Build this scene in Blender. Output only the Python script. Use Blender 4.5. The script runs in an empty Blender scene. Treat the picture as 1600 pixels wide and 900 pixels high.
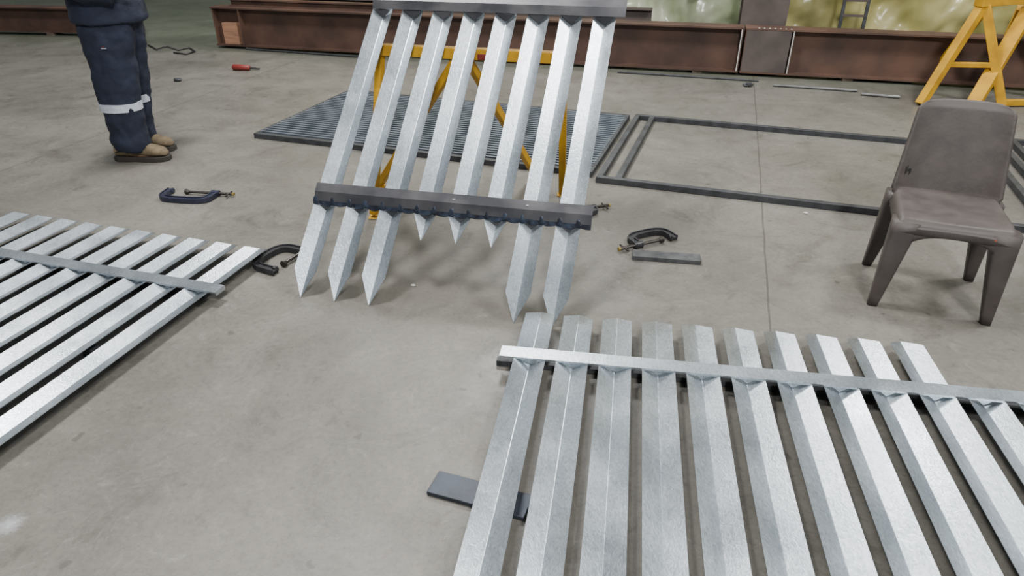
import bpy, bmesh, math, random
from mathutils import Vector as V, Matrix, noise
random.seed(3)
SC = bpy.context.scene
C = SC.collection
F = 1067.0; CAMH = 1.6; PIT = math.radians(30)
def P(px, py, z=0.0):
    u = (px-800)/F; v = (450-py)/F
    dz = -math.sin(PIT)+v*math.cos(PIT); dy = math.cos(PIT)+v*math.sin(PIT)
    t = (z-CAMH)/dz
    return V((u*t, dy*t, z))

# ---------------------------------------------------------------- materials
def pbr(name, c1, c2=None, scale=8, rough=.6, metal=0.0, bump=0.0, bscale=60, stretch=(1,1,1), rvar=0.0, detail=6, lo=.35, hi=.65, spec=None):
    m = bpy.data.materials.new(name); m.use_nodes = True
    nt = m.node_tree; N = nt.nodes; L = nt.links
    b = N['Principled BSDF']
    b.inputs['Roughness'].default_value = rough; b.inputs['Metallic'].default_value = metal
    if spec is not None: b.inputs['Specular IOR Level'].default_value = spec
    tc = N.new('ShaderNodeTexCoord'); mp = N.new('ShaderNodeMapping'); mp.inputs['Scale'].default_value = stretch
    L.new(tc.outputs['Object'], mp.inputs['Vector'])
    if c2 is None: c2 = tuple(x*.8 for x in c1)
    n = N.new('ShaderNodeTexNoise'); n.inputs['Scale'].default_value = scale; n.inputs['Detail'].default_value = detail
    L.new(mp.outputs[0], n.inputs['Vector'])
    r = N.new('ShaderNodeValToRGB'); r.color_ramp.elements[0].position = lo; r.color_ramp.elements[1].position = hi
    r.color_ramp.elements[0].color = (*c2, 1); r.color_ramp.elements[1].color = (*c1, 1)
    L.new(n.outputs['Fac'], r.inputs['Fac']); L.new(r.outputs['Color'], b.inputs['Base Color'])
    if rvar:
        mr = N.new('ShaderNodeMapRange'); mr.inputs['From Min'].default_value = .3; mr.inputs['From Max'].default_value = .7
        mr.inputs['To Min'].default_value = rough-rvar; mr.inputs['To Max'].default_value = rough+rvar
        L.new(n.outputs['Fac'], mr.inputs['Value']); L.new(mr.outputs[0], b.inputs['Roughness'])
    if bump:
        n2 = N.new('ShaderNodeTexNoise'); n2.inputs['Scale'].default_value = bscale; n2.inputs['Detail'].default_value = 5
        L.new(mp.outputs[0], n2.inputs['Vector'])
        bp = N.new('ShaderNodeBump'); bp.inputs['Strength'].default_value = bump; bp.inputs['Distance'].default_value = .01
        L.new(n2.outputs['Fac'], bp.inputs['Height']); L.new(bp.outputs['Normal'], b.inputs['Normal'])
    return m

def galv(name, k=1.0, speck=75):
    m = pbr(name, (.56*k,.615*k,.655*k), (.45*k,.50*k,.54*k), 4, .34, .90, 0, 1, rvar=.06, detail=4, lo=.3, hi=.7)
    nt = m.node_tree; N = nt.nodes; L = nt.links; b = N['Principled BSDF']
    src = b.inputs['Base Color'].links[0].from_socket
    tc = N.new('ShaderNodeTexCoord'); mp = N.new('ShaderNodeMapping'); mp.inputs['Scale'].default_value = (1.4,.65,.8)
    mp.inputs['Rotation'].default_value = (0,0,.35)
    L.new(tc.outputs['Object'], mp.inputs['Vector'])
    n = N.new('ShaderNodeTexNoise'); n.inputs['Scale'].default_value = speck; n.inputs['Detail'].default_value = 6; n.inputs['Distortion'].default_value = 1.6
    L.new(mp.outputs[0], n.inputs['Vector'])
    r = N.new('ShaderNodeValToRGB'); e = r.color_ramp.elements
    e[0].position = .34; e[0].color = (.76,.775,.79,1); e[1].position = .68; e[1].color = (1.16,1.16,1.16,1)
    L.new(n.outputs['Fac'], r.inputs['Fac'])
    x = N.new('ShaderNodeMix'); x.data_type = 'RGBA'; x.blend_type = 'MULTIPLY'; x.inputs['Factor'].default_value = 1
    L.new(src, x.inputs[6]); L.new(r.outputs['Color'], x.inputs[7]); L.new(x.outputs[2], b.inputs['Base Color'])
    bp = N.new('ShaderNodeBump'); bp.inputs['Strength'].default_value = .17; bp.inputs['Distance'].default_value = .004
    L.new(n.outputs['Fac'], bp.inputs['Height']); L.new(bp.outputs['Normal'], b.inputs['Normal'])
    return m
M = {}
M['galv'] = galv('galvanised_zinc')
M['galv2'] = galv('galvanised_zinc_rail', 1.08, 85)
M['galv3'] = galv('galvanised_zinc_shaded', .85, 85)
M['dark_steel'] = pbr('mill_scale_steel', (.055,.065,.085), (.028,.033,.042), 9, .40, .5, .08, 50, rvar=.1)
M['plate_grey'] = pbr('grey_steel_plate', (.11,.115,.12), (.06,.064,.07), 22, .45, .5, .08, 50, rvar=.1)
M['rail_steel'] = pbr('bare_steel_rail', (.105,.105,.112), (.055,.056,.064), 6, .42, .5, .03, 50, rvar=.06)
M['heat'] = pbr('heat_blued_weld', (.055,.075,.115), (.022,.024,.034), 30, .36, .5, .2, 90)
M['bar_steel'] = pbr('black_steel_bar', (.070,.073,.080), (.036,.039,.043), 12, .5, .4, .05, 50)
M['rod_steel'] = pbr('bluish_drawn_rod', (.24,.28,.34), (.14,.17,.21), 12, .4, .6)
M['yellow'] = pbr('yellow_paint', (.66,.36,.010), (.46,.24,.01), 7, .5, 0, .05, 40)
M['brown'] = pbr('brown_primer', (.100,.054,.038), (.055,.031,.024), 3, .6, .1, .1, 30)
M['brown2'] = pbr('rusty_brown_primer', (.130,.070,.048), (.072,.043,.033), 3, .62, .1, .1, 30)
M['column'] = pbr('grey_brown_column', (.115,.092,.083), (.070,.057,.052), 4, .6, .1)
M['wood'] = pbr('raw_timber', (.36,.19,.11), (.22,.12,.075), 5, .8, 0, .1, 30, stretch=(1,8,8))
M['wood_dark'] = pbr('dirty_timber', (.10,.075,.055), (.06,.045,.035), 5, .85, 0, .1, 30, stretch=(1,8,8))
M['chair'] = pbr('worn_brown_plastic', (.078,.065,.060), (.056,.046,.043), 12, .52, 0, .06, 60, rvar=.05, spec=.45)
M['navy'] = pbr('navy_workwear', (.016,.022,.045), (.009,.013,.028), 10, .85, 0, .25, 120)
M['reflect'] = pbr('reflective_tape', (.62,.66,.74), (.50,.54,.62), 20, .45, 0, .1, 120)
M['boot'] = pbr('khaki_suede', (.24,.185,.11), (.13,.10,.06), 22, .85, 0, .3, 120)
M['sole'] = pbr('dark_rubber', (.035,.03,.025), None, 16, .8)
M['lace'] = pbr('dark_lace', (.04,.035,.03), None, 16, .8)
M['skin'] = pbr('skin', (.30,.17,.11), (.25,.14,.09), 12, .55)
M['hair'] = pbr('dark_hair', (.02,.015,.012), None, 40, .7, 0, .4, 150)
M['eye'] = pbr('eye_white', (.8,.8,.78), None, 3, .2)
M['iris'] = pbr('iris_brown', (.04,.02,.01), None, 3, .2)
M['clamp'] = pbr('clamp_black', (.04,.04,.045), (.022,.022,.025), 20, .45, .3)
M['clampblue'] = pbr('clamp_blue_black', (.035,.04,.07), (.025,.026,.045), 20, .4, .3)
M['screw'] = pbr('oily_screw', (.05,.043,.038), None, 40, .4, .6)
M['brass'] = pbr('brass_tip', (.30,.22,.05), None, 20, .5, .2)
M['red'] = pbr('red_plastic', (.22,.03,.025), None, 10, .5)
M['black'] = pbr('black_plastic', (.02,.02,.02), None, 10, .5)
M['chalk'] = pbr('white_chalk', (.6,.6,.57), (.4,.4,.38), 60, .9)
M['orange'] = pbr('orange_marker', (.45,.12,.04), None, 30, .8)
M['cur_y'] = pbr('yellow_curtain', (.47,.43,.20), (.30,.28,.09), 3, .25, 0, .35, 5, stretch=(1,1,.5), detail=4, lo=.35, hi=.65)
M['cur_g'] = pbr('green_curtain', (.48,.50,.38), (.27,.33,.18), 3, .22, 0, .35, 5, stretch=(1,1,.5), detail=4, lo=.35, hi=.65)
M['wall'] = pbr('wall_paint', (.13,.15,.13), (.09,.11,.09), 1, .8)
M['pipe'] = pbr('dull_pipe', (.20,.205,.20), (.12,.12,.12), 10, .4, .6)

def floor_mat():
    m = bpy.data.materials.new('concrete_floor'); m.use_nodes = True
    nt = m.node_tree; N = nt.nodes; L = nt.links; b = N['Principled BSDF']
    g = N.new('ShaderNodeNewGeometry')
    def nz(scale, det=6, rough=.6, dist=0.0):
        n = N.new('ShaderNodeTexNoise'); n.inputs['Scale'].default_value = scale; n.inputs['Detail'].default_value = det
        n.inputs['Roughness'].default_value = rough; n.inputs['Distortion'].default_value = dist
        L.new(g.outputs['Position'], n.inputs['Vector']); return n.outputs['Fac']
    def ramp(fac, stops):
        r = N.new('ShaderNodeValToRGB'); e = r.color_ramp.elements
        e[0].position, e[0].color = stops[0][0], (*stops[0][1], 1); e[1].position, e[1].color = stops[-1][0], (*stops[-1][1], 1)
        for p, c in stops[1:-1]:
            x = e.new(p); x.color = (*c, 1)
        L.new(fac, r.inputs['Fac']); return r.outputs['Color']
    def mix(fac, a, bb, mode='MIX'):
        x = N.new('ShaderNodeMix'); x.data_type = 'RGBA'; x.blend_type = mode
        if isinstance(fac, float): x.inputs['Factor'].default_value = fac
        else: L.new(fac, x.inputs['Factor'])
        for s, val in ((6, a), (7, bb)):
            if isinstance(val, tuple): x.inputs[s].default_value = (*val, 1)
            else: L.new(val, x.inputs[s])
        return x.outputs[2]
    def mth(op, a, bb=None, c=None):
        x = N.new('ShaderNodeMath'); x.operation = op
        for i, val in enumerate((a, bb, c)):
            if val is None: continue
            if isinstance(val, (int, float)): x.inputs[i].default_value = val
            else: L.new(val, x.inputs[i])
        return x.outputs[0]
    base = ramp(nz(.9, 9, .66, .5), [(.34, (.112,.106,.092)), (.5, (.150,.142,.124)), (.66, (.185,.176,.155))])
    fine = ramp(nz(42, 8, .85), [(.3, (.66,.66,.66)), (.5, (1,1,1)), (.78, (1.22,1.22,1.22))])
    col = mix(1.0, base, fine, 'MULTIPLY')
    blot = ramp(nz(2.6, 10, .8, 1.2), [(.34, (.60,.59,.58)), (.46, (.92,.92,.92)), (.58, (1.0,1.0,1.0)), (.70, (1.22,1.21,1.19))])
    col = mix(.9, col, blot, 'MULTIPLY')
    scuff = ramp(nz(5.5, 10, .85, 3.0), [(.55, (0,0,0)), (.70, (1,1,1))])
    col = mix(mth('MULTIPLY', scuff, .36), col, (.33,.32,.29))
    scuff2 = ramp(nz(8, 10, .85, 5.0), [(.32, (1,1,1)), (.45, (0,0,0))])
    col = mix(mth('MULTIPLY', scuff2, .42), col, (.06,.056,.048))
    dark = ramp(nz(1.3, 5, .65, 1.2), [(.28, (1,1,1)), (.37, (0,0,0))])
    col = mix(mth('MULTIPLY', dark, .35), col, (.06,.056,.047))
    dots = ramp(nz(14, 2, .5, .2), [(.26, (1,1,1)), (.30, (0,0,0))])
    col = mix(mth('MULTIPLY', dots, .5), col, (.045,.042,.036))
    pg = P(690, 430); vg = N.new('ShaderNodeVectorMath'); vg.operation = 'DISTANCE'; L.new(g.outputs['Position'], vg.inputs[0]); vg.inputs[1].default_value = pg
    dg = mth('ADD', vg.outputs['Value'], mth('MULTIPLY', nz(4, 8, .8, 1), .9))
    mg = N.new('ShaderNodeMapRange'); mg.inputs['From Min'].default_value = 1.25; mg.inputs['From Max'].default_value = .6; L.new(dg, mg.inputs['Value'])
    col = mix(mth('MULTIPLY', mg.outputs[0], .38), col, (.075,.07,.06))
    pp = P(14, 820); vm = N.new('ShaderNodeVectorMath'); vm.operation = 'DISTANCE'; L.new(g.outputs['Position'], vm.inputs[0]); vm.inputs[1].default_value = pp
    dd = mth('ADD', vm.outputs['Value'], mth('MULTIPLY', nz(45, 6, .9), .12))
    mrp = N.new('ShaderNodeMapRange'); mrp.inputs['From Min'].default_value = .105; mrp.inputs['From Max'].default_value = .06; L.new(dd, mrp.inputs['Value'])
    col = mix(mth('MULTIPLY', mrp.outputs[0], .6), col, (.48,.51,.55))
    sep = N.new('ShaderNodeSeparateXYZ'); L.new(g.outputs['Position'], sep.inputs[0])
    d = mth('SUBTRACT', mth('MULTIPLY', sep.outputs[0], .960), mth('MULTIPLY', sep.outputs[1], .279))
    for off in (1.11*.960-2.468*.279, 1.11*.960-2.468*.279-4.85):
        q = mth('ABSOLUTE', mth('SUBTRACT', mth('ADD', d, mth('MULTIPLY', nz(2.0, 3), .02)), off+.01))
        f = mth('LESS_THAN', q, .0045)
        col = mix(mth('MULTIPLY', f, .6), col, (.045,.04,.036))
    gv = mth('ADD', sep.outputs[1], mth('MULTIPLY', sep.outputs[0], .248))
    mr = N.new('ShaderNodeMapRange'); mr.inputs['From Min'].default_value = 7.1; mr.inputs['From Max'].default_value = 8.0
    mr.inputs['To Max'].default_value = .5; L.new(gv, mr.inputs['Value'])
    col = mix(mr.outputs[0], col, (.085,.12,.07))
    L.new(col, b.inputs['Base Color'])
    rr = ramp(nz(4, 6), [(.3, (.34,.34,.34)), (.7, (.58,.58,.58))]); L.new(rr, b.inputs['Roughness'])
    bp = N.new('ShaderNodeBump'); bp.inputs['Strength'].default_value = .12; bp.inputs['Distance'].default_value = .006
    L.new(nz(45, 6, .7), bp.inputs['Height']); L.new(bp.outputs['Normal'], b.inputs['Normal'])
    return m
M['floor'] = floor_mat()

# ---------------------------------------------------------------- mesh helpers
def link(name, bm, mat, parent=None, smooth=False, bevel=0, kind=None, loc=None):
    bmesh.ops.recalc_face_normals(bm, faces=bm.faces)
    me = bpy.data.meshes.new(name); bm.to_mesh(me); bm.free()
    me.materials.append(M[mat])
    if smooth:
        for p in me.polygons: p.use_smooth = True
    o = bpy.data.objects.new(name, me); C.objects.link(o)
    if parent: o.parent = parent
    if loc is not None: o.location = loc
    if bevel:
        b = o.modifiers.new('bevel', 'BEVEL'); b.width = bevel; b.segments = 2; b.limit_method = 'ANGLE'
    if kind: o['kind'] = kind
    return o
def tag(o, label, cat, group=None):
    o['label'] = label; o['category'] = cat
    if group: o['group'] = group
    return o
def thing(name, label, cat, loc=(0,0,0), rz=0, group=None):
    o = bpy.data.objects.new(name, None); C.objects.link(o)
    o.location = loc; o.rotation_euler = (0,0,rz); o.empty_display_size = .1
    return tag(o, label, cat, group)
def B(): return bmesh.new()
def box(bm, c, s, mat=None):
    m = Matrix.Translation(V(c)) @ (mat if mat else Matrix.Identity(4)) @ Matrix.Diagonal((s[0], s[1], s[2], 1))
    bmesh.ops.create_cube(bm, size=1, matrix=m); return bm
def bar(bm, a, b, w, h, up=(0,0,1)):
    a = V(a); b = V(b); t = (b-a); L = t.length; t.normalize(); up = V(up)
    s = t.cross(up)
    if s.length < 1e-3: s = t.cross(V((0,1,0)))
    s.normalize(); u = s.cross(t)
    m = Matrix(((t.x, s.x, u.x), (t.y, s.y, u.y), (t.z, s.z, u.z))).to_4x4()
    return box(bm, (a+b)/2, (L, w, h), m)
def rings(bm, rs, cap=True):
    vs = [[bm.verts.new(p) for p in r] for r in rs]
    n = len(vs[0])
    for i in range(len(vs)-1):
        for j in range(n):
            bm.faces.new((vs[i][j], vs[i][(j+1) % n], vs[i+1][(j+1) % n], vs[i+1][j]))
    if cap:
        bm.faces.new(vs[0][::-1]); bm.faces.new(vs[-1])
    return bm
def tube(bm, pts, rad, seg=12, ref=(1,0,0), power=1.0):
    pts = [V(p) for p in pts]; rs = []
    for i, p in enumerate(pts):
        t = (pts[min(i+1, len(pts)-1)]-pts[max(i-1, 0)]).normalized()
        r = V(ref)
        if abs(t.dot(r)) > .95: r = V((0,0,1)) if abs(t.z) < .9 else V((0,1,0))
        bx = t.cross(r).normalized(); ax = bx.cross(t)
        q = rad[i] if isinstance(rad, (list, tuple)) else rad
        a, b = q if isinstance(q, tuple) else (q, q)
        rs.append([p + ax*a*math.cos(2*math.pi*k/seg) + bx*b*math.sin(2*math.pi*k/seg) for k in range(seg)])
    return rings(bm, rs)
def sweep(bm, pts, prof, up=(0,0,1), scales=None):
    pts = [V(p) for p in pts]; up = V(up); rs = []
    for i, p in enumerate(pts):
        t = (pts[min(i+1, len(pts)-1)]-pts[max(i-1, 0)]).normalized()
        s = t.cross(up).normalized(); k = scales[i] if scales else 1
        rs.append([p + s*a*k + up*b for a, b in prof])
    return rings(bm, rs)
def ball(bm, c, r, seg=16):
    m = Matrix.Translation(V(c)) @ Matrix.Diagonal((r[0], r[1], r[2], 1))
    bmesh.ops.create_uvsphere(bm, u_segments=seg, v_segments=seg*2//3, radius=1, matrix=m); return bm
def prism(bm, poly, a, ax, ay, d):
    a = V(a); ax = V(ax); ay = V(ay); d = V(d)
    return rings(bm, [[a+ax*x+ay*y for x, y in poly], [a+d+ax*x+ay*y for x, y in poly]])

# ---------------------------------------------------------------- setting
bm = B(); bmesh.ops.create_grid(bm, x_segments=2, y_segments=2, size=1, matrix=Matrix.Translation((0,7,0)) @ Matrix.Diagonal((16,13,1,1)))
link('floor', bm, 'floor', kind='structure')
link('wall_back', box(B(), (0,18,2.5), (32,.2,5)), 'wall', kind='structure')

# ---------------------------------------------------------------- palisade panels
TH = .0025
def pale_bm(Mf, x, yt, ye, W, H, chamfer):
    s = 1 if ye > yt else -1; bm = B()
    def row(y, k, back=0.0):
        top = [(-W/2*k, H*k, back), (-.0012*k, .0, 0), (.0012*k, .0, 0), (W/2*k, H*k, back)]
        return [Mf(x+a, y-s*e, n) for a, n, e in top] + [Mf(x+a, y-s*e, n-TH) for a, n, e in reversed(top)]
    rings(bm, [row(yt, .03), row(yt+s*.125, 1), row(ye-s*.07, 1), row(ye, 1, chamfer)])
    return bm
def make_panel(name, label, origin, ex, ey, ez, pales, rails, x0, x1, near, kind, W, H, PITCH, chamfer=.05):
    root = thing(name, label, 'fence panel', origin)
    ex = V(ex); ey = V(ey); ez = V(ez)
    Mf = lambda x, y, n: ex*x+ey*y+ez*n
    for (i, yt, ye) in pales:
        link('pale', pale_bm(Mf, i*PITCH, yt, ye, W, H, chamfer), 'galv', root)
    for ri, yr in enumerate(rails):
        bm = B()
        if kind == 'flat':
            prism(bm, [(-.034, H+.001), (.031, H+.001), (.032, H-.003), (.035, H-.003), (.034, H+.0045), (-.034, H+.0045)], Mf(x0, yr, 0), ey, ez, ex*(x1-x0))
            r = link('rail', bm, 'galv2', root)
            for (i, yt, ye) in pales:
                if min(yt, ye) > yr+.03 or max(yt, ye) < yr-.03: continue
                bm = B(); x = i*PITCH; y = yr+near*.024
                q = [Mf(x-.036, y, H-.003), Mf(x, y+near*.003, .002), Mf(x+.036, y, H-.003)]
                rings(bm, [q, [p-ey*near*.004 for p in q]])
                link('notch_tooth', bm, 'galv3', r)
            bm = B(); prism(bm, [(yr-.032, H-.016), (yr+.030, H-.016), (yr+.030, H+.001), (yr-.032, H+.001)], Mf(x0, 0, 0), ey, ez, ex*.003)
            link('end_lip', bm, 'galv2', r)
        else:
            wid = .042 if ri == 0 else .15
            prism(bm, [(-.036, H+.009), (0, .060), (wid, .064), (wid, .067), (-.002, .064), (-.040, H+.012)], Mf(x0, yr, 0), ey, ez, ex*(x1-x0))
            r = link('rail', bm, 'rail_steel', root)
            if ri == 0:
                bm = B(); n = int((x1-x0)/.0069); top = []; bot = []
                for k in range(n+1):
                    xx = x0+(x1-x0)*k/n
                    dep = .014*abs(math.cos(xx/PITCH*2*math.pi))**.6*(1+.5*noise.noise(V((xx*14,0,0))))
                    top.append((xx, yr-.037, H+.012)); bot.append((xx, yr-.044-dep, H+.006-dep*.5))
                A_ = [bm.verts.new(Mf(*p)) for p in top]; B_ = [bm.verts.new(Mf(*p)) for p in bot]
                C_ = [bm.verts.new(Mf(p[0], p[1], p[2]-.005)) for p in bot]; D_ = [bm.verts.new(Mf(p[0], p[1], p[2]-.005)) for p in top]
                for k in range(n):
                    for U, W_ in ((A_,B_),(B_,C_),(C_,D_),(D_,A_)): bm.faces.new((U[k],U[k+1],W_[k+1],W_[k]))
                bm.faces.new((A_[0],B_[0],C_[0],D_[0])); bm.faces.new((A_[-1],B_[-1],C_[-1],D_[-1]))
                link('scalloped_edge', bm, 'heat', r)
            for (i, yt, ye) in pales:
                x = i*PITCH
                bm = B(); dp = .070 if ri == 0 else .060
                q = [Mf(x-W/2+.010, yr-.042, H+.004), Mf(x, yr-dp, .004), Mf(x+W/2-.010, yr-.042, H+.004)]
                rings(bm, [q, [p+ey*.006 for p in q]])
                link('notch_tooth', bm, 'rail_steel', r)
                if ri == 0:
                    for sg in (-1, 1):
                        j = random.uniform(-.004,.004); w_ = random.uniform(.8,1.2)
                        bm = B()
                        tube(bm, [Mf(x+j+sg*.042, yr-.052, .028), Mf(x+j+sg*.042, yr-.042, .036), Mf(x+j+sg*.041, yr-.026, .045), Mf(x+sg*.041, yr-.010, .055)], [(.014*w_,.004),(.017*w_,.0055),(.014*w_,.0055),(.005,.002)], 12, ref=ex)
                        link('weld_bead', bm, 'heat', r, smooth=True)
    return root, Mf

e1 = V((.976,-.216,0)).normalized(); hp = V((.216,.976,0)).normalized(); th = math.radians(41.2)
e2 = (hp*math.cos(th)+V((0,0,1))*math.sin(th)+e1*.022).normalized(); en = -hp*math.sin(th)+V((0,0,1))*math.cos(th)
tip0 = V((-.966, 2.683, .004))
lp = [(i, (0 if i not in (3,4,5) else .335), 2.0) for i in range(8)]
HP = .166
lean, LM = make_panel('fence_panel', 'galvanised palisade panel leaning with spear points down against the yellow trestle', tip0, e1, e2, en, lp, [.508, 1.625], -.05, 7*HP+.10, -1, 'lean', .110, .030, HP)
for x, y, dx, dy in ((.60,.07,.02,.02),(.64,.08,-.01,-.03),(.72,.06,.0,.025),(.80,.07,.04,.0),(.88,.05,.01,.03)):
    bm = B(); bar(bm, LM(x, 1.625+y, .0690), LM(x+dx, 1.625+y+dy, .0690), .006, .001, en)
    link('chalk_mark', bm, 'chalk', lean)
for x in (.63, .97):
    bm = B(); ball(bm, LM(x, .525, .0650), (.008,.005,.002), 8); link('white_speck', bm, 'chalk', lean)

rx = V((.988,-.152,0)).normalized(); ry = V((-.163,-.9866,0)).normalized()
z0 = .045
o_r = P(846, 478, .07)+ry*.010+rx*.004; o_r.z = z0
RP = .1605
rp = [(i, 1.98, 0) for i in range(10)] + [(i, 1.98, .33) for i in (10, 11, 12)]
pr, RM = make_panel('fence_panel', 'galvanised palisade panel lying flat in the right foreground beside the chair', o_r, rx, ry, (0,0,1), rp, [.352, 1.52], -.116, 12*RP+.16, 1, 'flat', .120, .029, RP, .060)

lx = V((-.958,.287,0)).normalized(); ly = V((-.287,-.958,0)).normalized()
LPI = .166
o_l = P(420, 384, .07)+lx*.057; o_l.z = z0
pl, PLM = make_panel('fence_panel', 'galvanised palisade panel lying flat at the left edge', o_l, lx, ly, (0,0,1), [(i, 1.98, 0) for i in range(10)], [.440, 1.60], -.10, 9*LPI+.35, 1, 'flat', .124, .022, LPI, .03)

def loose_bar(name, label, cat, a, b, w, h, mat='bar_steel', group=None):
    a = V(a); b = V(b); c = (a+b)/2; c.z = 0
    bm = B(); bar(bm, a-c, b-c, w, h)
    return tag(link(name, bm, mat, loc=c, bevel=.002), label, cat, group)
a = o_r+rx*(-.135)+ry*.334; b = o_r+rx*2.1+ry*.334; a.z = b.z = .0125
loose_bar('support_bar', 'dark steel bar on the floor beneath the rail of the right panel', 'steel bar', a, b, .03, .025)
a = o_l+lx*(.0)+ly*.42; b = o_l+lx*1.7+ly*.42; a.z = b.z = .0205
loose_bar('support_bar', 'dark steel bar on the floor beneath the rail of the left panel', 'steel bar', a, b, .03, .041)
a = P(182, 556, .02); b = a+lx*.15
loose_bar('support_bar', 'short dark packer just showing under the nearest pale of the left panel', 'steel bar', a, b, .04, .040)
a = P(677, 757, 0); b = P(826, 797, 0)
loose_bar('steel_plate', 'flat dark steel plate lying under the nearest corner of the right panel', 'steel plate', a+V((0,0,.008)), b+V((0,0,.008)), .094, .016, 'dark_steel')

# ---------------------------------------------------------------- gate frames lying behind
fd = V((.948,-.317,0)).normalized(); fq = V((.317,.948,0)).normalized()
A0 = V((-1.94,5.05,0))
def gate(label, d0, d1, hq, infill, cat, extra=(), h0=0):
    org = A0+fd*d0+fq*h0
    r = thing('gate_frame', label, cat, org)
    Ld = d1-d0
    for (p, q) in ((V((0,0,0)), fd*Ld), (fq*hq, fd*Ld+fq*hq)):
        bm = B(); bar(bm, p+V((0,0,.02)), q+V((0,0,.02)), .04, .04); link('frame_rail', bm, 'bar_steel', r, bevel=.003)
    for x in (.02, Ld-.02)+tuple(extra):
        bm = B(); bar(bm, fd*x+fq*.02+V((0,0,.02)), fd*x+fq*(hq-.02)+V((0,0,.02)), .04, .04); link('frame_stile', bm, 'bar_steel', r, bevel=.003)
    if infill:
        n = 27
        for k in range(n):
            q = .05+(hq-.1)*k/(n-1)
            bm = B(); bar(bm, fd*.02+fq*q+V((0,0,.034)), fd*(Ld-.02)+fq*q+V((0,0,.034)), .018, .018)
            link('infill_bar', bm, 'rod_steel', r)
    return r
gate('steel gate frame filled with close bluish bars, on the floor behind the leaning panel', 0, 2.60, 1.36, True, 'gate frame')
gate('empty black steel gate frame lying on the floor left of the chair', 2.64, 5.17, 1.48, False, 'gate frame', extra=(.14,), h0=-.08)
gate('black steel frame lying behind the chair and running out at the right edge', 5.26, 7.4, 1.75, False, 'gate frame', extra=(.12,), h0=-.12)

# ---------------------------------------------------------------- yellow trestle (centre)
bc = LM(0,1.41,-.008)+tip0
bl = bc+e1*(-.08)-en*.05; br = bc+e1*1.0-en*.05
mid = (bl+br)/2
t = thing('trestle', 'yellow steel trestle carrying the leaning palisade panel', 'trestle', (mid.x, mid.y, 0))
o = V((mid.x, mid.y, 0))
def tb(name, a, b, w=.05, h=.05, mat='yellow', par=t, org=None):
    bm = B(); oo = org if org is not None else o
    bar(bm, V(a)-oo, V(b)-oo, w, h); return link(name, bm, mat, par, bevel=.004)
tb('top_beam', bl, br, .055, .055)
fl = V((-.785,3.575,.0)); fr = V((.306,3.909,0)); f3 = V((-.83,4.05,0)); f4 = V((.147,4.237,0))
dn = V((0,0,-.03))
tb('leg', bl+e1*.08+dn, fl+V((0,0,.02)), .04, .04)
tb('leg', br-e1*.02+dn, fr+V((0,0,.02)), .04, .04)
tb('leg', bl+e1*.50+dn, f3+V((0,0,.02)), .04, .04)
tb('leg', bl+e1*.56+dn, f4+V((0,0,.02)), .04, .04)
for f in (fl, fr, f3, f4):
    tb('foot_plate', f+V((-.03,0,.004)), f+V((.03,0,.004)), .06, .008)
tb('clamp_block', bl+e1*.62+V((0,0,-.01)), bl+e1*.70+V((0,0,-.01)), .062, .03, 'red')

# ---------------------------------------------------------------- yellow trestle (right)
o2 = V((4.2,6.15,0))
t2 = thing('trestle', 'yellow steel trestle standing behind the brown chair', 'trestle', o2)
def t2b(n, a, b, w=.07, h=.07, m='yellow'): return tb(n, a, b, w, h, m, t2, o2)
ap1 = V((3.93,6.12,.79)); ap2 = V((4.46,6.30,.74))
t2b('leg', ap1, (3.56,5.96,.01)); t2b('leg', ap1+V((.03,.0,0)), (4.25,5.92,.01))
t2b('leg', ap2, (3.95,5.86,.01), .11, .07); t2b('leg', ap2, (5.0,5.95,.01))
t2b('leg', ap1+V((.1,.1,0)), (4.15,6.9,.01)); t2b('leg', ap2+V((0,.1,0)), (4.8,7.0,.01))
t2b('top_beam', ap1+V((-.05,-.02,.03)), ap2+V((.55,.18,.09)), .09, .07)
t2b('cross_brace', V((3.73,6.04,.33)), V((4.12,6.01,.33)), .04, .04)
t2b('foot_rail', V((4.25,5.92,.035)), V((5.0,5.95,.035)), .05, .05)

# ---------------------------------------------------------------- long steel beams at the back
def ibeam(name, label, a, b, h, fw, mat, z=.06):
    a = V(a); b = V(b); c = (a+b)/2; d = (b-a); L = d.length
    r = thing(name, label, 'steel beam', (c.x, c.y, 0), math.atan2(d.y, d.x))
    for nm, cy, cz, sy, sz in (('bottom_flange',0,z+.008,fw,.016), ('top_flange',0,z+h-.008,fw,.016), ('web',0,z+h/2,.012,h-.032)):
        link(nm, box(B(), (0,cy,cz), (L,sy,sz)), mat, r)
    return r, L
def bline(x): return 8.62-.248*(x+3.49)
BZ = .03; BH = .43
b1, L1 = ibeam('steel_beam', 'long brown steel beam lying behind the leaning panel with a timber block in its end', (-3.5,bline(-3.5),0), (2.31,bline(2.31),0), BH, .22, 'brown', BZ)
zc = BZ+BH/2; zh = BH-.034
for k, x in enumerate((-L1/2+.02, -L1/2+.36, L1/2-.01)):
    link('stiffener_plate', box(B(), (x,0,zc), (.014,.2,zh)), 'brown2', b1)
link('timber_block', box(B(), (-L1/2+.20,-.03,BZ+.016+.12), (.20,.10,.24)), 'wood', b1, bevel=.004)
link('chalk_line', box(B(), (L1/2-.02,-.112,zc), (.010,.002,BH-.03)), 'chalk', b1)
b2, L2 = ibeam('steel_beam', 'rusty brown steel beam running behind the right trestle past the grey column', (2.325,bline(2.325),0), (7.0,bline(7.0),0), BH, .22, 'brown2', BZ)
link('stiffener_plate', box(B(), (-L2/2+.01,0,zc), (.014,.2,zh)), 'brown2', b2)
link('stiffener_plate', box(B(), (-L2/2+.45,0,zc), (.014,.2,zh)), 'brown2', b2)
link('face_plate', box(B(), (-L2/2+.22,-.104,zc), (.42,.008,zh)), 'column', b2)
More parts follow.
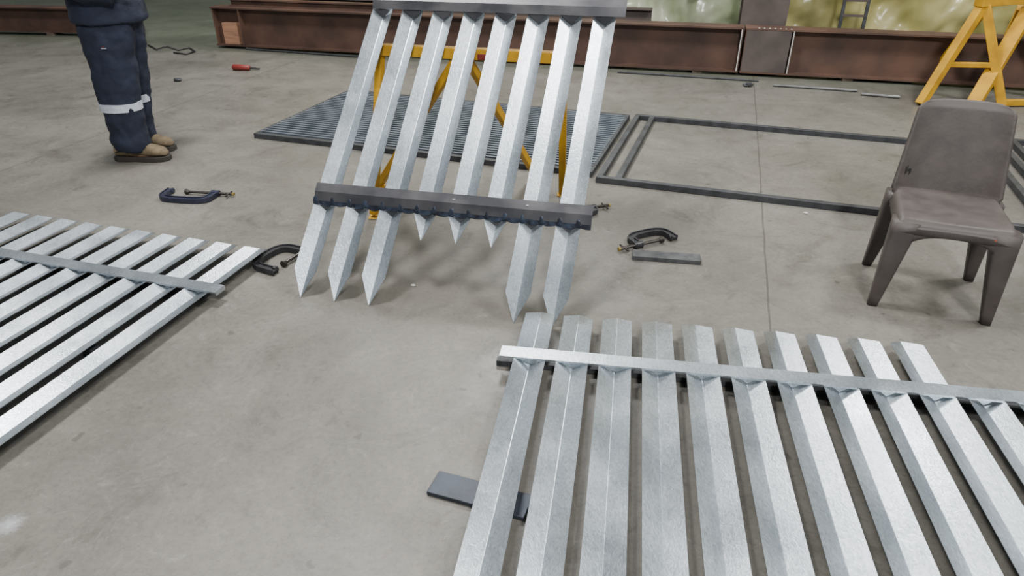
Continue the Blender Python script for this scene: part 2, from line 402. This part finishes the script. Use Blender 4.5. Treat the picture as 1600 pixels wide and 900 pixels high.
link('chalk_line', box(B(), (-L2/2+.45,-.112,zc), (.010,.002,BH-.03)), 'chalk', b2)
for k in range(7):
    bm = B(); ball(bm, (-L2/2+.12+k*.05,-.10,BZ+BH+.002), (.009,.009,.005), 6); link('chalk_dot', bm, 'chalk', b2)
b3, L3 = ibeam('steel_beam', 'brown steel beam on the floor behind the standing person', (-11,10.0,0), (-4.8,9.3,0), .30, .2, 'brown', .04)
link('end_plate', box(B(), (L3/2-.01,0,.19), (.016,.22,.30)), 'bar_steel', b3)
b4, L4 = ibeam('steel_beam', 'thin dark second beam tucked behind the long brown beam', (-3.2,8.97,0), (1.5,7.81,0), .2, .12, 'column', .34)
b5, L5 = ibeam('steel_beam', 'slim brown beam stacked on top of the long beam at its left end', (-3.3,bline(-3.3)+.05,0), (-1.2,bline(-1.2)+.05,0), .08, .08, 'brown2', BZ+BH)
for i, (x, lab) in enumerate(((-3.1,'timber packer under the free end of the long brown beam'), (-.9,'timber packer beneath the long brown beam behind the yellow trestle'), (1.9,'timber packer beneath the beam joint by the column'), (3.3,'timber packer beneath the rusty beam near the right trestle'))):
    ob = link('timber_packer', box(B(), (0,0,BZ/2), (.1,.2,BZ)), 'wood_dark', loc=(x, bline(x), 0)); tag(ob, lab, 'timber block')
for x in (-9, -6):
    ob = link('timber_packer', box(B(), (0,0,.02), (.1,.2,.04)), 'wood_dark', loc=(x, 9.3-(x+4.8)*.113, 0)); tag(ob, 'timber packer under the beam behind the person', 'timber block', 'packers under the far beam')
for x in (-2.8, 1.2):
    ob = link('timber_packer', box(B(), (0,0,.17), (.1,.14,.34)), 'wood_dark', loc=(x, 8.97-(x+3.2)*.2468, 0)); tag(ob, 'upright timber packer hidden behind the long brown beam', 'timber block', 'packers under the rear beam')
cx = V((2.57, 7.46, 0)); r = thing('steel_column', 'grey brown upright steel column behind the beam joint', 'column', cx, math.radians(-14))
link('flange', box(B(), (0,-.16,1.5), (.44,.02,3.0)), 'column', r); link('flange', box(B(), (0,.19,1.5), (.44,.02,3.0)), 'column', r)
link('web', box(B(), (0,.015,1.5), (.014,.33,3.0)), 'column', r); link('base_plate', box(B(), (0,0.02,.01), (.46,.40,.02)), 'column', r)

# curtains
def curtain(name, label, x0, x1, off, mat, seed, z1=2.6):
    bm = B(); n = int((x1-x0)*44); m = 60; vs = []
    p0 = V((x0, bline(x0)+off, 0))
    for i in range(n+1):
        x = x0+(x1-x0)*i/n; col = []
        for j in range(m+1):
            z = .01+(z1)*j/m
            w = .06*math.sin(x*9+seed+noise.noise(V((x*1.4,z*1.2,seed)))*6)+.10*noise.noise(V((x*2.6+z*2,z*2.4,seed)))+.05*abs(noise.noise(V((x*6-z*5,z*6,seed+4))))
            col.append(bm.verts.new(V((x, bline(x)+off+w, z))-p0))
        vs.append(col)
    for i in range(n):
        for j in range(m): bm.faces.new((vs[i][j], vs[i+1][j], vs[i+1][j+1], vs[i][j+1]))
    ob = link(name, bm, mat, smooth=True, loc=p0); return tag(ob, label, 'curtain')
curtain('curtain', 'yellow green plastic curtain behind the left half of the long beam', -3.45, .6, .80, 'cur_y', 1)
curtain('curtain', 'pale green plastic curtain left of the grey column', .65, 2.9, .85, 'cur_g', 5)
curtain('curtain', 'ochre yellow plastic curtain right of the grey column', 2.95, 8.0, .82, 'cur_y', 9)
lo = V((3.42, bline(3.42)+.36, 0)); r = thing('step_ladder', 'small dark ladder against the yellow curtain behind the beam', 'ladder', lo, math.radians(-14))
for sx in (-.11, .11):
    bm = B(); bar(bm, (sx,0,0), (sx,.10,1.4), .03, .03); link('ladder_rail', bm, 'bar_steel', r)
for k in range(9):
    bm = B(); z = .12+k*.14; bar(bm, (-.11,.10*z/1.4,z), (.11,.10*z/1.4,z), .03, .02); link('rung', bm, 'column', r)
def pipe(name, label, a, b, rad, mat, cat='pipe'):
    a = V(a); b = V(b); c = (a+b)/2; c.z = 0
    bm = B(); tube(bm, [a-c+V((0,0,rad)), b-c+V((0,0,rad))], rad, 12)
    return tag(link(name, bm, mat, loc=c, smooth=False), label, cat)
pipe('steel_pipe', 'thin grey pipe on the floor below the rusty beam', P(1208,135), P(1338,144), .014, 'pipe')
pipe('steel_pipe', 'dark pipe lying along the foot of the rusty beam', P(1322,122), P(1425,131), .018, 'bar_steel')
pipe('steel_pipe', 'short thin pipe ending just left of the right trestle foot', P(1345,149), P(1405,154), .014, 'pipe')
pipe('steel_rod', 'thin dark rod on the floor in front of the long beam', P(965,114), P(1185,128), .01, 'bar_steel', 'rod')
pipe('steel_rod', 'thin rod on the floor beneath the left end of the long beam', P(385,78), P(585,92), .012, 'bar_steel', 'rod')

# ---------------------------------------------------------------- chair
ct = V((1.90,2.738,0)); ch = thing('plastic_chair', 'worn dark brown moulded plastic chair standing at the right', 'chair', ct, math.radians(-21.2))
def sgrid(fn, nu, nv):
    bm = B(); vs = [[bm.verts.new(fn(i/nu, j/nv)) for j in range(nv+1)] for i in range(nu+1)]
    for i in range(nu):
        for j in range(nv): bm.faces.new((vs[i][j], vs[i+1][j], vs[i+1][j+1], vs[i][j+1]))
    return bm
def seat_fn(u, v):
    a = u*2-1; b = v*2-1
    hx = .230-.012*(b+1)/2*1.2; hy = .214
    x = a*hx*(1-.03*b**4*abs(a)); y = -.012+b*hy*(1-.03*a**4*abs(b))
    z = .432-.012*(1-a*a)*(1-b*b)
    edge = max(0, (abs(a)-.88)/.12); edf = max(0, (-b-.88)/.12)
    z -= .05*edge**1.6 if edf < edge else 0
    z -= .055*edf**1.6 if edf >= edge else 0
    if b < -.5 and b >= -.88: z -= .008*((-b-.5)/.38)**2
    if b < -.88: z -= .008
    return V((x, y, z))
seat = link('seat', sgrid(seat_fn, 40, 40), 'chair', ch, smooth=True)
s = seat.modifiers.new('s', 'SOLIDIFY'); s.thickness = .007; s.offset = 0
def apron(p, q, drop_mid, drop_end, top):
    p = V(p); q = V(q)
    def fn(u, v):
        k = abs(u*2-1)**3; d = drop_mid+(drop_end-drop_mid)*k
        c = p.lerp(q, u); c.z = top-d*v; return c
    o = link('apron', sgrid(fn, 24, 3), 'chair', ch, smooth=True)
    s = o.modifiers.new('s', 'SOLIDIFY'); s.thickness = .007; s.offset = 0
apron((-.214,-.218,0), (.214,-.218,0), .035, .14, .400)
apron((-.222,-.2,0), (-.208,.19,0), .03, .13, .400)
apron((.222,-.2,0), (.208,.19,0), .03, .13, .400)
def hw(z):
    w = .222-.034*max(0, (z-.43))/.38
    if z > .775: w -= .034*((z-.775)/.040)**2.2
    if z < .43: w = .214
    return w
def back_fn(u, v):
    a = u*2-1; z = .395+.42*v
    y = .175+max(0, z-.42)*.27-.034*abs(a)**3*(1-.35*v)
    if v > .93: y += .012*(v-.93)/.07
    zz = z-.010*abs(a)**4*(v**4)
    return V((a*hw(z), y, zz))
bk = link('backrest', sgrid(back_fn, 30, 44), 'chair', ch, smooth=True)
s = bk.modifiers.new('s', 'SOLIDIFY'); s.thickness = .008; s.offset = 0
def leg_bm(sx, sy):
    bm = B(); rs = []
    for k in range(9):
        v = k/8; z = .41*(1-v)
        if sy < 0: x = .182+.039*v; y = -.176-.030*v
        else: x = .180+.042*v; y = .157+.047*v
        w = .034*(1-v)+.0205; d = .031*(1-v)+.0185
        r = []
        for q in range(16):
            an = 2*math.pi*q/16; c, s_ = math.cos(an), math.sin(an)
            px = math.copysign(abs(c)**.4, c)*w; py = math.copysign(abs(s_)**.4, s_)*d
            r.append(V((sx*x+px, y+py, z)))
        rs.append(r)
    return rings(bm, rs)
for sx in (-1,1):
    for sy in (-1,1): link('leg', leg_bm(sx, sy), 'chair', ch, smooth=True)
bm = B()
for a, b in (((.132,-.2225,.375),(.141,-.2225,.390)), ((.141,-.2225,.390),(.150,-.2225,.374)), ((.136,-.2225,.381),(.149,-.2225,.382))): bar(bm, a, b, .002, .003, (0,0,1))
link('orange_mark', bm, 'orange', ch)
bm = B()
for a, b in (((-.176,.160,.50),(-.176,.166,.535)), ((-.176,.162,.515),(-.160,.170,.518)), ((-.160,.170,.518),(-.160,.166,.498))): bar(bm, a, b, .004, .006)
link('black_mark', bm, 'black', ch)

# ---------------------------------------------------------------- clamps
def clamp(label, loc, rz, L=.30, D=.13, mirror=1, body='clamp'):
    r = thing('g_clamp', label, 'clamp', loc, rz)
    m = mirror; z = .018
    pts = [(-L/2,.016,z), (-L/2,-.03,z), (-L/2+.006,-D*.8,z), (-L/2+.05,-D,z), (0,-D-.004,z), (L/2-.04,-D,z), (L/2,-D*.75,z), (L/2,-.03,z), (L/2,.018,z)]
    P2 = [V(p) for p in pts]
    for _ in range(2):
        q = [P2[0]]
        for i in range(len(P2)-1): q += [P2[i].lerp(P2[i+1], .25), P2[i].lerp(P2[i+1], .75)]
        q.append(P2[-1]); P2 = q
    P2 = [V((p.x, p.y*m, p.z)) for p in P2]
    prof = [(-.020,-.014),(-.013,-.014),(-.013,-.006),(.013,-.006),(.013,-.014),(.020,-.014),(.020,.014),(.013,.014),(.013,.006),(-.013,.006),(-.013,.014),(-.020,.014)]
    link('clamp_frame', sweep(B(), P2, prof), body, r, bevel=.001)
    bm = B(); tube(bm, [(L/2-.024,0,z), (L/2+.026,0,z)], .018, 14); link('threaded_boss', bm, body, r, smooth=False)
    bm = B(); pts = []; rad = []
    n = 60
    for i in range(n+1): pts.append((-.02+(L/2+.13)*i/n, 0, z)); rad.append(.0095 if i % 2 else .0078)
    tube(bm, pts, rad, 10); sc = link('screw', bm, 'screw', r)
    bm = B(); tube(bm, [(-.045,0,z),(-.032,0,z),(-.02,0,z)], [.017,.015,.009], 14); link('swivel_pad', bm, 'screw', r)
    bm = B(); tube(bm, [(-L/2+.004,0,z),(-L/2+.026,0,z)], .015, 12); link('anvil', bm, body, r)
    bm = B(); tube(bm, [(L/2+.085,-.04,z),(L/2+.085,.04,z)], .005, 8); link('handle', bm, 'screw', r)
    bm = B(); tube(bm, [(L/2+.11,0,z),(L/2+.122,0,z)], .010, 10); link('screw_tip', bm, 'brass', r)
    return r
clamp('large dark g clamp lying on open floor between the person and the left panel', P(302,304), math.radians(-8), .30, .12, 1, 'clampblue')
clamp('dark g clamp half behind the leftmost spear point of the leaning panel', P(452,412), math.radians(66), .23, .14, -1)
clamp('g clamp lying beyond the short steel flat between panel and chair', P(1024,381), math.radians(205), .22, .10, 1)
clamp('small g clamp behind the right end of the lower dark rail', P(912,331), math.radians(20), .10, .06, 1)
a = P(988,401); b = P(1094,409); d = b-a
loose_bar('flat_bar', 'short thick dark steel bar lying in front of a g clamp', 'steel offcut', a+V((0,0,.012)), b+V((0,0,.012)), .075, .024, 'plate_grey')
t = thing('angle_grinder', 'small red tool with dark shaft on the floor left of the brown beam', 'tool', P(383,110), math.radians(-6))
bm = B(); tube(bm, [(-.13,0,.03),(-.12,0,.03),(-.02,0,.03),(.05,0,.028),(.06,0,.028)], [.02,.03,.03,.026,.018], 12); link('body', bm, 'red', t, smooth=True)
bm = B(); tube(bm, [(.055,0,.026),(.16,.0,.02)], [.012,.010], 10); link('shaft', bm, 'black', t)
def chip(label, p, r, mat='chalk'):
    bm = B(); bmesh.ops.create_icosphere(bm, subdivisions=2, radius=1, matrix=Matrix.Diagonal((r, r*.7, r*.4, 1)))
    for v in bm.verts: v.co *= 1+.35*noise.noise(v.co*60)
    mn = min(v.co.z for v in bm.verts)
    for v in bm.verts: v.co.z -= mn
    tag(link('debris_chip', bm, mat, loc=p), label, 'debris')
chip('tiny white chip on the floor below the short spear points', P(645,447), .012)
chip('tiny white scrap on the floor left of the chair', P(1258,334), .014)
chip('small dark lump on the floor in front of the long beam joint', P(1168,135), .05, 'bar_steel')
chip('flat dark scrap near the person toward the beam', P(278,127), .04, 'bar_steel')
bm = B(); pts = [P(x, y)+V((0,0,.012)) for x, y in ((232,72),(246,79),(262,74),(280,80),(296,76),(305,82),(292,86),(272,84))]
c0 = pts[0].copy(); c0.z = 0
tube(bm, [p-c0 for p in pts], .009, 8, ref=(0,0,1)); tag(link('cable', bm, 'black', loc=c0, smooth=True), 'black cable lying loosely on the floor behind the person', 'cable')

# ---------------------------------------------------------------- person
pt = V((-2.63,4.66,0)); pe = thing('person', 'person in navy workwear with reflective leg bands and tan boots, standing side on', 'person', pt)
nx, fx = .02, -.035; ny, fy = -.105, .105
def remesh(o, vox, sm=6, disp=0, dscale=.1):
    r = o.modifiers.new('r', 'REMESH'); r.mode = 'VOXEL'; r.voxel_size = vox; r.use_smooth_shade = True
    if sm: s = o.modifiers.new('s', 'SMOOTH'); s.iterations = sm; s.factor = .5
    if disp:
        tx = bpy.data.textures.new('folds', 'CLOUDS'); tx.noise_scale = dscale
        d = o.modifiers.new('d', 'DISPLACE'); d.texture = tx; d.strength = disp; d.mid_level = .5
UX = .05
bm = B()
ball(bm, (UX+.02,0,1.675), (.098,.077,.112), 24); ball(bm, (UX+.045,0,1.61), (.062,.052,.058), 16)
tube(bm, [(UX+.108,0,1.695),(UX+.132,0,1.655),(UX+.112,0,1.645)], [.008,.015,.012], 8)
tube(bm, [(UX+.085,-.022,1.612),(UX+.094,0,1.612),(UX+.085,.022,1.612)], [.006,.010,.006], 8)
for sy in (-1,1): ball(bm, (UX+.01,sy*.08,1.665), (.022,.012,.033), 10)
tube(bm, [(UX-.01,0,1.40),(UX,0,1.48),(UX+.015,0,1.60)], [.065,.057,.056], 14)
tube(bm, [(UX-.01,0,.88),(UX,0,1.0),(UX,0,1.12),(UX,0,1.28),(UX-.005,0,1.40),(UX-.01,0,1.45)], [(.11,.16),(.11,.155),(.10,.14),(.115,.17),(.095,.185),(.06,.09)], 20)
for sy in (-1,1):
    sh = V((UX-.01,sy*.185,1.40)); el = V((UX-.10,sy*.25,1.13)); wr = V((UX+.17,sy*.20,1.075)); hd = V((UX+.25,sy*.17,1.075))
    tube(bm, [sh, sh.lerp(el,.5), el, el.lerp(wr,.35), wr], [.055,.048,.040,.040,.027], 12)
    tube(bm, [wr, wr.lerp(hd,.4), hd], [(.026,.026),(.022,.038),(.018,.042)], 12, ref=(0,0,1))
    for k, (ln, off) in enumerate(((.070,.030),(.078,.010),(.073,-.010),(.058,-.029))):
        b0 = hd+V((-.01,0,off)); b1_ = b0+V((ln*.5,-sy*.006,0)); b2_ = b1_+V((ln*.28,-sy*.022,-.002)); b3_ = b2_+V((ln*.02,-sy*.024,-.002))
        tube(bm, [b0, b1_, b2_, b3_], [.0095,.009,.0085,.007], 8)
    tb0 = wr+V((.02,-sy*.015,.02)); tube(bm, [tb0, tb0+V((.035,-sy*.02,.018)), tb0+V((.07,-sy*.03,.012))], [.012,.011,.008], 8)
for (lx_, ly_, hx_) in ((nx,ny,-.0),(fx,fy,0)):
    tube(bm, [(UX-.01,ly_*.8,.92),(.03,ly_*.85,.75),(lx_*.5+.02,ly_*.95,.50),(lx_*.8-.005,ly_,.33),(lx_-.02,ly_,.10),(lx_-.02,ly_,.06)], [.09,.08,.058,.055,.038,.04], 14)
    tube(bm, [(lx_-.05,ly_,.055),(lx_+.06,ly_,.05),(lx_+.17,ly_,.035)], [.035,.038,.025], 10)
body = link('body', bm, 'skin', pe, smooth=True); remesh(body, .0065, 3)
for sy in (-1,1):
    e = link('eye', ball(B(), (UX+.100,sy*.03,1.685), (.012,.013,.011), 12), 'eye', pe, smooth=True)
    link('iris', ball(B(), (UX+.110,sy*.03,1.685), (.004,.006,.006), 10), 'iris', e, smooth=True)
bm = B(); ball(bm, (-.002,0,1.70), (.104,.086,.105), 20)
for v in list(bm.verts):
    if v.co.x > .06 and v.co.z < 1.745: v.co.x = .05; v.co.y *= .85
    if v.co.z < 1.64: v.co.z = 1.64; v.co.x *= .9; v.co.y *= .8
    v.co.x += UX
link('hair', bm, 'hair', pe, smooth=True)
bm = B()
for (lx_, ly_) in ((nx,ny),(fx,fy)):
    tube(bm, [(lx_*.1+.045,ly_*.72,.93),(lx_*.1+.042,ly_*.78,.82),(lx_*.3+.032,ly_*.85,.66),(lx_*.55+.020,ly_*.95,.50),(lx_*.8+.006,ly_,.36),(lx_,ly_,.20),(lx_,ly_,.13),(lx_,ly_,.10),(lx_-.005,ly_,.075)],
         [(.165,.12),(.164,.125),(.150,.12),(.138,.112),(.126,.107),(.120,.104),(.124,.106),(.120,.102),(.11,.09)], 20)
tube(bm, [(.045,0,.80),(.045,0,.92),(.045,0,1.05)], [(.14,.19),(.155,.205),(.13,.18)], 24)
tr = link('trousers', bm, 'navy', pe, smooth=True); remesh(tr, .011, 4, .034, .09)
bm = B(); box(bm, (.085,-.228,.765), (.030,.004,.004)); lg = link('leg_badge', bm, 'reflect', pe)
bm = B(); box(bm, (.085,-.2285,.774), (.016,.004,.005)); link('badge_stripe', bm, 'red', lg)
for (lx_, ly_) in ((nx,ny),(fx,fy)):
    bm = B(); tube(bm, [(lx_*.8+.006,ly_,.352),(lx_*.8+.006,ly_,.353),(lx_*.8+.006,ly_,.404),(lx_*.8+.006,ly_,.405)], [(.120,.10),(.133,.114),(.135,.116),(.122,.102)], 28)
    link('reflective_band', bm, 'reflect', pe, smooth=False)
bm = B()
tube(bm, [(UX,0,.895),(UX,0,.915),(UX,0,1.0),(UX-.02,0,1.12),(UX-.01,0,1.28),(UX-.01,0,1.40),(UX-.01,0,1.47)], [(.225,.225),(.232,.230),(.22,.222),(.18,.215),(.165,.22),(.13,.215),(.08,.10)], 28)
for sy in (-1,1):
    sh = V((UX-.01,sy*.19,1.40)); el = V((UX-.11,sy*.265,1.12)); wr = V((UX+.165,sy*.205,1.07))
    tube(bm, [sh, sh.lerp(el,.5), el, el.lerp(wr,.4), wr], [.085,.078,.072,.070,.060], 14)
jk = link('jacket', bm, 'navy', pe, smooth=True); remesh(jk, .011, 4, .020, .14)
bm = B(); tube(bm, [(UX-.005,0,1.44),(UX-.003,0,1.49),(UX,0,1.515)], [.085,.078,.074], 18); link('collar', bm, 'navy', jk, smooth=True)
for (lx_, ly_) in ((nx,ny),(fx,fy)):
    bx_ = lx_-.12
    bm = B()
    st = [(0,.042,.07),(.04,.050,.095),(.10,.053,.105),(.16,.052,.098),(.22,.058,.080),(.28,.060,.066),(.325,.050,.052),(.350,.026,.03)]
    rs = []
    for (x, w, h) in st:
        rs.append([V((bx_+x, ly_+w*math.cos(2*math.pi*k/16), max(.02, .034+h*.5+(h*.55)*math.sin(2*math.pi*k/16)))) for k in range(16)])
    rings(bm, rs)
    tube(bm, [(bx_+.085,ly_,.05),(bx_+.09,ly_,.10),(bx_+.095,ly_,.18)], [(.08,.052),(.072,.055),(.068,.058)], 16)
    bt = link('boot', bm, 'boot', pe, smooth=True); remesh(bt, .008, 2)
    bm = B(); out = []
    for x, w in ((-.014,.032),(.02,.052),(.09,.052),(.15,.052),(.22,.062),(.29,.063),(.335,.050),(.362,.024)): out.append((x, w))
    poly = [(bx_+x, ly_-w) for x, w in out]+[(bx_+x, ly_+w) for x, w in reversed(out)]
    rings(bm, [[V((x,y,0)) for x,y in poly], [V((x,y,.034)) for x,y in poly]])
    link('boot_sole', bm, 'sole', bt, bevel=.004)
    bm = B()
    for k in range(5):
        x = bx_+.155+k*.026; z = .152-k*.014
        tube(bm, [(x,ly_-.045,z-.026),(x,ly_,z),(x,ly_+.045,z-.026)], .0055, 6)
    tube(bm, [(bx_+.02,ly_-.052,.07),(bx_+.10,ly_-.060,.09),(bx_+.17,ly_-.058,.075)], .005, 6)
    link('laces', bm, 'lace', bt)

# ---------------------------------------------------------------- light, world, camera
def area(loc, tgt, size, power, col=(1,.98,.955)):
    l = bpy.data.lights.new('lamp', 'AREA'); l.shape = 'DISK'; l.size = size; l.energy = power; l.color = col
    o = bpy.data.objects.new('ceiling_lamp_light', l); C.objects.link(o); o.location = loc
    o.rotation_euler = (V(tgt)-V(loc)).to_track_quat('-Z', 'Y').to_euler()
area((.9,-3.4,6.2), (0,3,0), 1.2, 640)
area((5.0,3.5,6.5), (1,3,0), 1.2, 380)
area((-2.2,4.2,7), (-.5,3.5,0), 1.4, 620)
area((0,10,7), (0,7,0), 1.5, 400)
w = bpy.data.worlds.new('world'); SC.world = w; w.use_nodes = True
nt = w.node_tree; N = nt.nodes; L = nt.links
bg = N['Background']; bg.inputs[1].default_value = .50
tc = N.new('ShaderNodeTexCoord'); sp = N.new('ShaderNodeSeparateXYZ'); L.new(tc.outputs['Generated'], sp.inputs[0])
r = N.new('ShaderNodeValToRGB'); e = r.color_ramp.elements
e[0].position = .15; e[0].color = (.26,.28,.30,1); e[1].position = .85; e[1].color = (.92,.96,1.0,1)
mr = N.new('ShaderNodeMapRange'); mr.inputs['From Min'].default_value = -1; L.new(sp.outputs[0], mr.inputs['Value'])
wv = N.new('ShaderNodeTexNoise'); wv.inputs['Scale'].default_value = 3.5; L.new(tc.outputs['Generated'], wv.inputs['Vector'])
ad = N.new('ShaderNodeMath'); ad.operation = 'MULTIPLY_ADD'; L.new(wv.outputs['Fac'], ad.inputs[0]); ad.inputs[1].default_value = .45
sb = N.new('ShaderNodeMath'); sb.operation = 'SUBTRACT'; L.new(mr.outputs[0], sb.inputs[0]); sb.inputs[1].default_value = .22
L.new(sb.outputs[0], ad.inputs[2]); L.new(ad.outputs[0], r.inputs['Fac']); L.new(r.outputs['Color'], bg.inputs[0])
cam = bpy.data.cameras.new('camera'); cam.sensor_width = 36; cam.lens = F/1600*36; cam.clip_end = 100
co = bpy.data.objects.new('camera', cam); C.objects.link(co); co.location = (0,0,CAMH); co.rotation_euler = (math.radians(90)-PIT,0,0)
SC.camera = co
